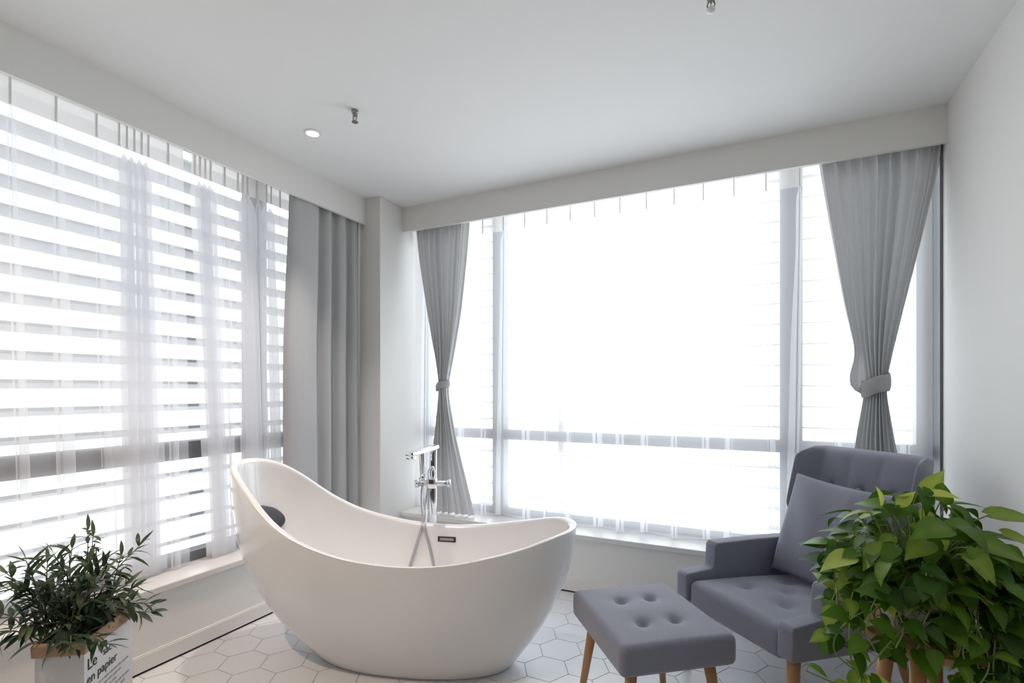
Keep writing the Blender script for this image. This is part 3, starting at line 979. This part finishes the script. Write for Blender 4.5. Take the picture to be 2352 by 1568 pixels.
# ------------------------------------------------------------------ pothos on a wooden stool
def pothos():
    c = P(1.19, 1.45)
    zt = .575
    st = empty('plant_stool', c, R(20))
    tag(st, 'round wooden stool carrying the trailing vine beside the armchair', 'stool')
    lathe('seat', [(0, zt-.03), (.150, zt-.03), (.158, zt-.022), (.158, zt-.008), (.150, zt), (0, zt)], M['wood'], st, 48)
    for k in range(4):
        a = PI/4+k*PI/2
        leg('leg', (.085*math.cos(a), .085*math.sin(a), zt-.028), (.150*math.cos(a), .150*math.sin(a), 0), .020, .016, st)
    for k in range(2):
        a = PI/4+k*PI/2
        tube('stretcher', [(.118*math.cos(a), .118*math.sin(a), .27), (-.118*math.cos(a), -.118*math.sin(a), .27)], .009, M['wood'], st)
    pot = empty('plant_pot', c+Vector((0, 0, zt)))
    tag(pot, 'pale ceramic pot on the wooden stool, nearly hidden by trailing leaves', 'plant pot')
    lathe('pot_body', [(0, 0), (.085, 0), (.092, .006), (.115, .13), (.121, .132), (.121, .150), (.112, .150), (.108, .12), (0, .12)], M['pot'], pot, 40)
    lathe('soil', [(0, .1225), (.06, .1235), (.106, .1215)], M['soil'], pot, 24)
    pl = empty('pothos_plant', c+Vector((0, 0, zt+.12))-Vector((RX, RY, 0))*.015)
    tag(pl, 'bright green trailing vine with heart-shaped leaves spilling over a pot on the stool', 'plant')
    L, T = Leaves(), Tubes()
    r = random.Random(42)
    lat = Vector((RX, RY, 0)); dep = Vector((FX, FY, 0)); up = Vector((0, 0, 1))
    toward = -dep
    def leaf(p, out, tint, size, droop=.5):
        dr = (out*r.uniform(.55, 1)+up*r.uniform(-.9, .25)*droop*1.6+Vector((r.uniform(-.3, .3), r.uniform(-.3, .3), 0)))
        nm = up*.8+out*.5+toward*r.uniform(.1, .7)+Vector((r.uniform(-.4, .4), r.uniform(-.4, .4), 0))
        L.add(p, dr, nm, size, size*r.uniform(.62, .78), tint, 'heart', r.uniform(.15, .6), r.uniform(.1, .35))
    def tint():
        return min(1, max(0, r.gauss(.36, .22))) if r.random() > .12 else r.uniform(.7, 1)
    # crown: leaves on arching stalks
    for k in range(250):
        az = r.uniform(0, 2*PI); rad = .24*math.sqrt(r.random())
        out = lat*math.cos(az)+dep*math.sin(az)
        hgt = (.285-.75*rad)*r.uniform(.1, 1.08)+(.03 if rad < .2 else 0)
        b = out*r.uniform(.0, .09)
        tip = out*rad*(1-.14*max(0, math.cos(az)))+up*hgt
        pts = curve_pts([b, b.lerp(tip, .55)+up*(.03+.08*max(0, hgt)), tip], 8)
        T.add(pts, .0016, 5)
        dr = out*r.uniform(.5, 1)+Vector((r.uniform(-.5, .5), r.uniform(-.5, .5), r.uniform(-.75, .18)))
        nm = up+out*r.uniform(-.1, .6)+toward*r.uniform(-.1, .35)+Vector((r.uniform(-.35, .35), r.uniform(-.35, .35), 0))
        sz = r.uniform(.045, .098)
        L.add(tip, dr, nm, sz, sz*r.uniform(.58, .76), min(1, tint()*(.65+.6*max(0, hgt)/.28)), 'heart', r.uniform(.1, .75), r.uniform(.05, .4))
    # trailing vines
    def vine(ctrl, lo, hi, step=.042, sz=(.05, .085), tb=0.0):
        pts = curve_pts([Vector(q) for q in ctrl], 60)
        T.add(pts, .0019, 6)
        acc = 0; nxt = step
        for i in range(1, len(pts)):
            acc += (pts[i]-pts[i-1]).length
            if acc > nxt:
                nxt += step*r.uniform(.75, 1.3)
                t = (pts[i]-pts[i-1]).normalized()
                a2 = r.uniform(0, 2*PI)
                sd = Quaternion(t, a2) @ t.orthogonal().normalized()
                out = (sd+toward*.35).normalized()
                p2 = pts[i]+out*.018+up*.008
                T.add([pts[i], p2], .0013, 4)
                leaf(p2, out, min(1, max(0, tint()+tb)), r.uniform(*sz), .6)
    def hang(az, reach, drop, seedbend=.03, **kw):
        out = lat*math.cos(az)+dep*math.sin(az)
        sb = Vector((r.uniform(-1, 1), r.uniform(-1, 1), 0))*seedbend
        reach *= .90-.10*max(0, math.cos(az))
        vine([out*.04, out*.12+up*.07, out*reach+up*.02+sb, out*(reach+.02)-up*drop*.5-sb, out*(reach+.01)-up*drop+sb], 0, 1, **kw)
    for k in range(22):
        az = 2*PI*k/22+r.uniform(-.12, .12)
        rightness = .5+.5*math.cos(az)
        hang(az, r.uniform(.13, .21), r.uniform(.08, .16)+.22*rightness*r.random())
    for az, rch, drp in ((PI*1.0, .25, .14), (PI*.94, .23, .18), (PI*1.06, .245, .22), (PI*1.14, .25, .13), (PI*1.22, .23, .10), (PI*1.5, .18, .16), (PI*1.62, .19, .34), (PI*1.72, .22, .46), (PI*1.78, .235, .58),
                         (PI*1.84, .24, .50), (PI*1.9, .24, .60), (PI*1.97, .235, .46), (PI*1.68, .16, .60), (.06, .235, .52), (PI*1.56, .20, .24), (PI*1.75, .18, .40), (PI*1.87, .19, .36)):
        hang(az, rch, drp, .02)
    # long stray tendrils to the left and right
    vine([lat*-.10-dep*.10+up*.03, lat*-.24-dep*.06-up*.06, lat*-.27-dep*.03-up*.16, lat*-.20-dep*.05-up*.235, lat*-.27-dep*.05-up*.245, lat*-.355-dep*.04-up*.215], 0, 1, .075, (.045, .06), .25)
    vine([lat*-.08-dep*.12, lat*-.20-dep*.12-up*.12, lat*-.262-dep*.10-up*.26, lat*-.262-dep*.10-up*.52], 0, 1, .085, (.05, .07))
    vine([lat*.10-dep*.08+up*.03, lat*.20-dep*.14+up*.03, lat*.225-dep*.18+up*.0, lat*.245-dep*.20-up*.06], 0, 1, .06, (.06, .09))
    vine([lat*.10-dep*.06+up*.08, lat*.18-dep*.10+up*.10, lat*.215-dep*.12+up*.04, lat*.235-dep*.13-up*.0], 0, 1, .05, (.05, .07))
    for az, rch, drp in ((PI*.88, .22, .10), (PI*1.02, .20, .16), (PI*1.10, .22, .06), (PI*1.3, .20, .10), (PI*1.4, .19, .14), (PI*1.48, .2, .2), (PI*1.6, .21, .28)):
        hang(az, rch, drp, .015, step=.032, sz=(.04, .062))
    # the few large leaves that top the crown
    for la, de, z, od, s_, tn in ((.10, -.10, .235, (1, -.2, .04), .135, .62), (.03, -.13, .205, (-1, -.25, .0), .125, .5), (.12, -.12, .190, (.95, -.2, -.28), .115, .72),
                                  (-.145, -.04, .245, (-.2, -.3, .9), .062, .98), (-.10, -.05, .25, (.5, -.2, .7), .055, .9), (.03, .02, .265, (.3, -.3, .85), .085, .75), (.055, .0, .25, (-.2, -.5, .7), .09, .55),
                                  (.0, -.15, .185, (.6, -.4, -.15), .13, .55), (-.05, -.14, .215, (-.95, -.3, -.05), .115, .5), (.09, -.14, .15, (.7, -.5, -.5), .115, .4), (-.08, -.12, .17, (-.8, -.4, -.2), .10, .6)):
        o = lat*od[0]+dep*od[1]+up*od[2]
        p = lat*la+dep*de+up*z
        T.add(curve_pts([Vector((0, 0, 0)), p*.6+up*.04, p], 8), .0018, 5)
        L.add(p, o, up+toward*.6, s_, s_*(.42 if od[0] > .8 else .62), tn, 'heart', .25, .2)
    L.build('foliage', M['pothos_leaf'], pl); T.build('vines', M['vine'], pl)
pothos()

# ------------------------------------------------------------------ ceiling fittings
def sprinkler(x, y, label, pale):
    rt = empty('fire_sprinkler', (x, y, H))
    tag(rt, label, 'sprinkler', 'ceiling sprinklers')
    m = M['steel']
    lathe('body', [(0, 0), (.016, 0), (.016, -.012), (.012, -.016), (.012, -.026), (.007, -.030), (0, -.030)], m, rt, 20)
    for s in (-1, 1):
        tube('frame_arm', curve_pts([(s*.009, 0, -.026), (s*.012, 0, -.038), (s*.004, 0, -.052)], 8), .0022, m, rt, 8)
    tube('glass_bulb', [(0, 0, -.028), (0, 0, -.050)], .003, M['bulb'], rt, 8)
    lathe('deflector', [(0, -.052), (.006, -.052), (.015, -.055), (.015, -.058), (0, -.059)] if not pale else [(0, -.046), (.013, -.048), (.014, -.058), (.008, -.063), (0, -.064)], M['bulb'] if pale else m, rt, 20)
sprinkler(-1.723, 1.856, 'small metal fire sprinkler on the ceiling beside the lit downlight', False)
sprinkler(-.131, 1.831, 'small fire sprinkler at the top edge of the photo with a pale lower end', True)
def downlight(x, y, label):
    rt = empty('ceiling_downlight', (x, y, H))
    tag(rt, label, 'downlight', 'recessed ceiling downlights')
    lathe('trim_ring', [(.030, 0), (.043, 0), (.042, -.004), (.032, -.006), (.030, -.002)], M['white_trim'], rt, 32)
    lathe('lamp_face', [(0, -.003), (.031, -.003), (.031, -.001), (0, -.001)], M['lamp'], rt, 32)
downlight(-2.074, 1.924, 'small lit round recessed downlight in the ceiling above the bathtub')
downlight(-1.95, .35, 'small lit round recessed downlight in the ceiling above the paper bag planter')

# ------------------------------------------------------------------ light
def spot(loc, col, power, size=R(110), blend=.6, rad=.03):
    ld = bpy.data.lights.new('downlight_beam', 'SPOT'); ld.energy = power; ld.color = col
    ld.spot_size = size; ld.spot_blend = blend; ld.shadow_soft_size = rad
    o = bpy.data.objects.new('downlight_beam', ld); COL.objects.link(o); o.location = loc
    return o
spot((-2.074, 1.924, H-.012), (1, .90, .86), 26, R(84), .9)
spot((-1.95, .35, H-.012), (1, .74, .50), 34)

w = bpy.data.worlds.new('sky'); SC.world = w; w.use_nodes = True
n, l = w.node_tree.nodes, w.node_tree.links
bg = n['Background']
tc = n.new('ShaderNodeTexCoord'); sp = n.new('ShaderNodeSeparateXYZ')
l.new(tc.outputs['Generated'], sp.inputs[0])
mr = n.new('ShaderNodeMapRange'); mr.interpolation_type = 'SMOOTHSTEP'
mr.inputs['From Min'].default_value = .15; mr.inputs['From Max'].default_value = .85
mr.inputs['To Min'].default_value = .68; mr.inputs['To Max'].default_value = 2.3
l.new(sp.outputs['Y'], mr.inputs['Value'])
mc = n.new('ShaderNodeMix'); mc.data_type = 'RGBA'
mc.inputs[6].default_value = (1, .99, .98, 1); mc.inputs[7].default_value = (.88, .94, 1, 1)
mr2 = n.new('ShaderNodeMapRange'); mr2.inputs['From Min'].default_value = 0; mr2.inputs['From Max'].default_value = 1
l.new(sp.outputs['Y'], mr2.inputs['Value']); l.new(mr2.outputs[0], mc.inputs[0])
l.new(mc.outputs[2], bg.inputs['Color']); l.new(mr.outputs[0], bg.inputs['Strength'])

# ------------------------------------------------------------------ camera
cd = bpy.data.cameras.new('camera'); cam = bpy.data.objects.new('camera', cd); COL.objects.link(cam)
cam.location = (0, 0, 1.266)
cam.rotation_euler = (R(90), 0, YAW)
cd.sensor_width = 36; cd.lens = 36*1160/2352
cd.shift_y = (893-784)/2352
cd.clip_start = .05
SC.camera = cam
vs = SC.view_settings
vs.view_transform = 'Standard'; vs.look = 'None'; vs.gamma = 1; vs.use_curve_mapping = False
vs.exposure = 1.42
cy = SC.cycles
cy.use_denoising = True
cy.max_bounces = 9; cy.diffuse_bounces = 5; cy.transparent_max_bounces = 18
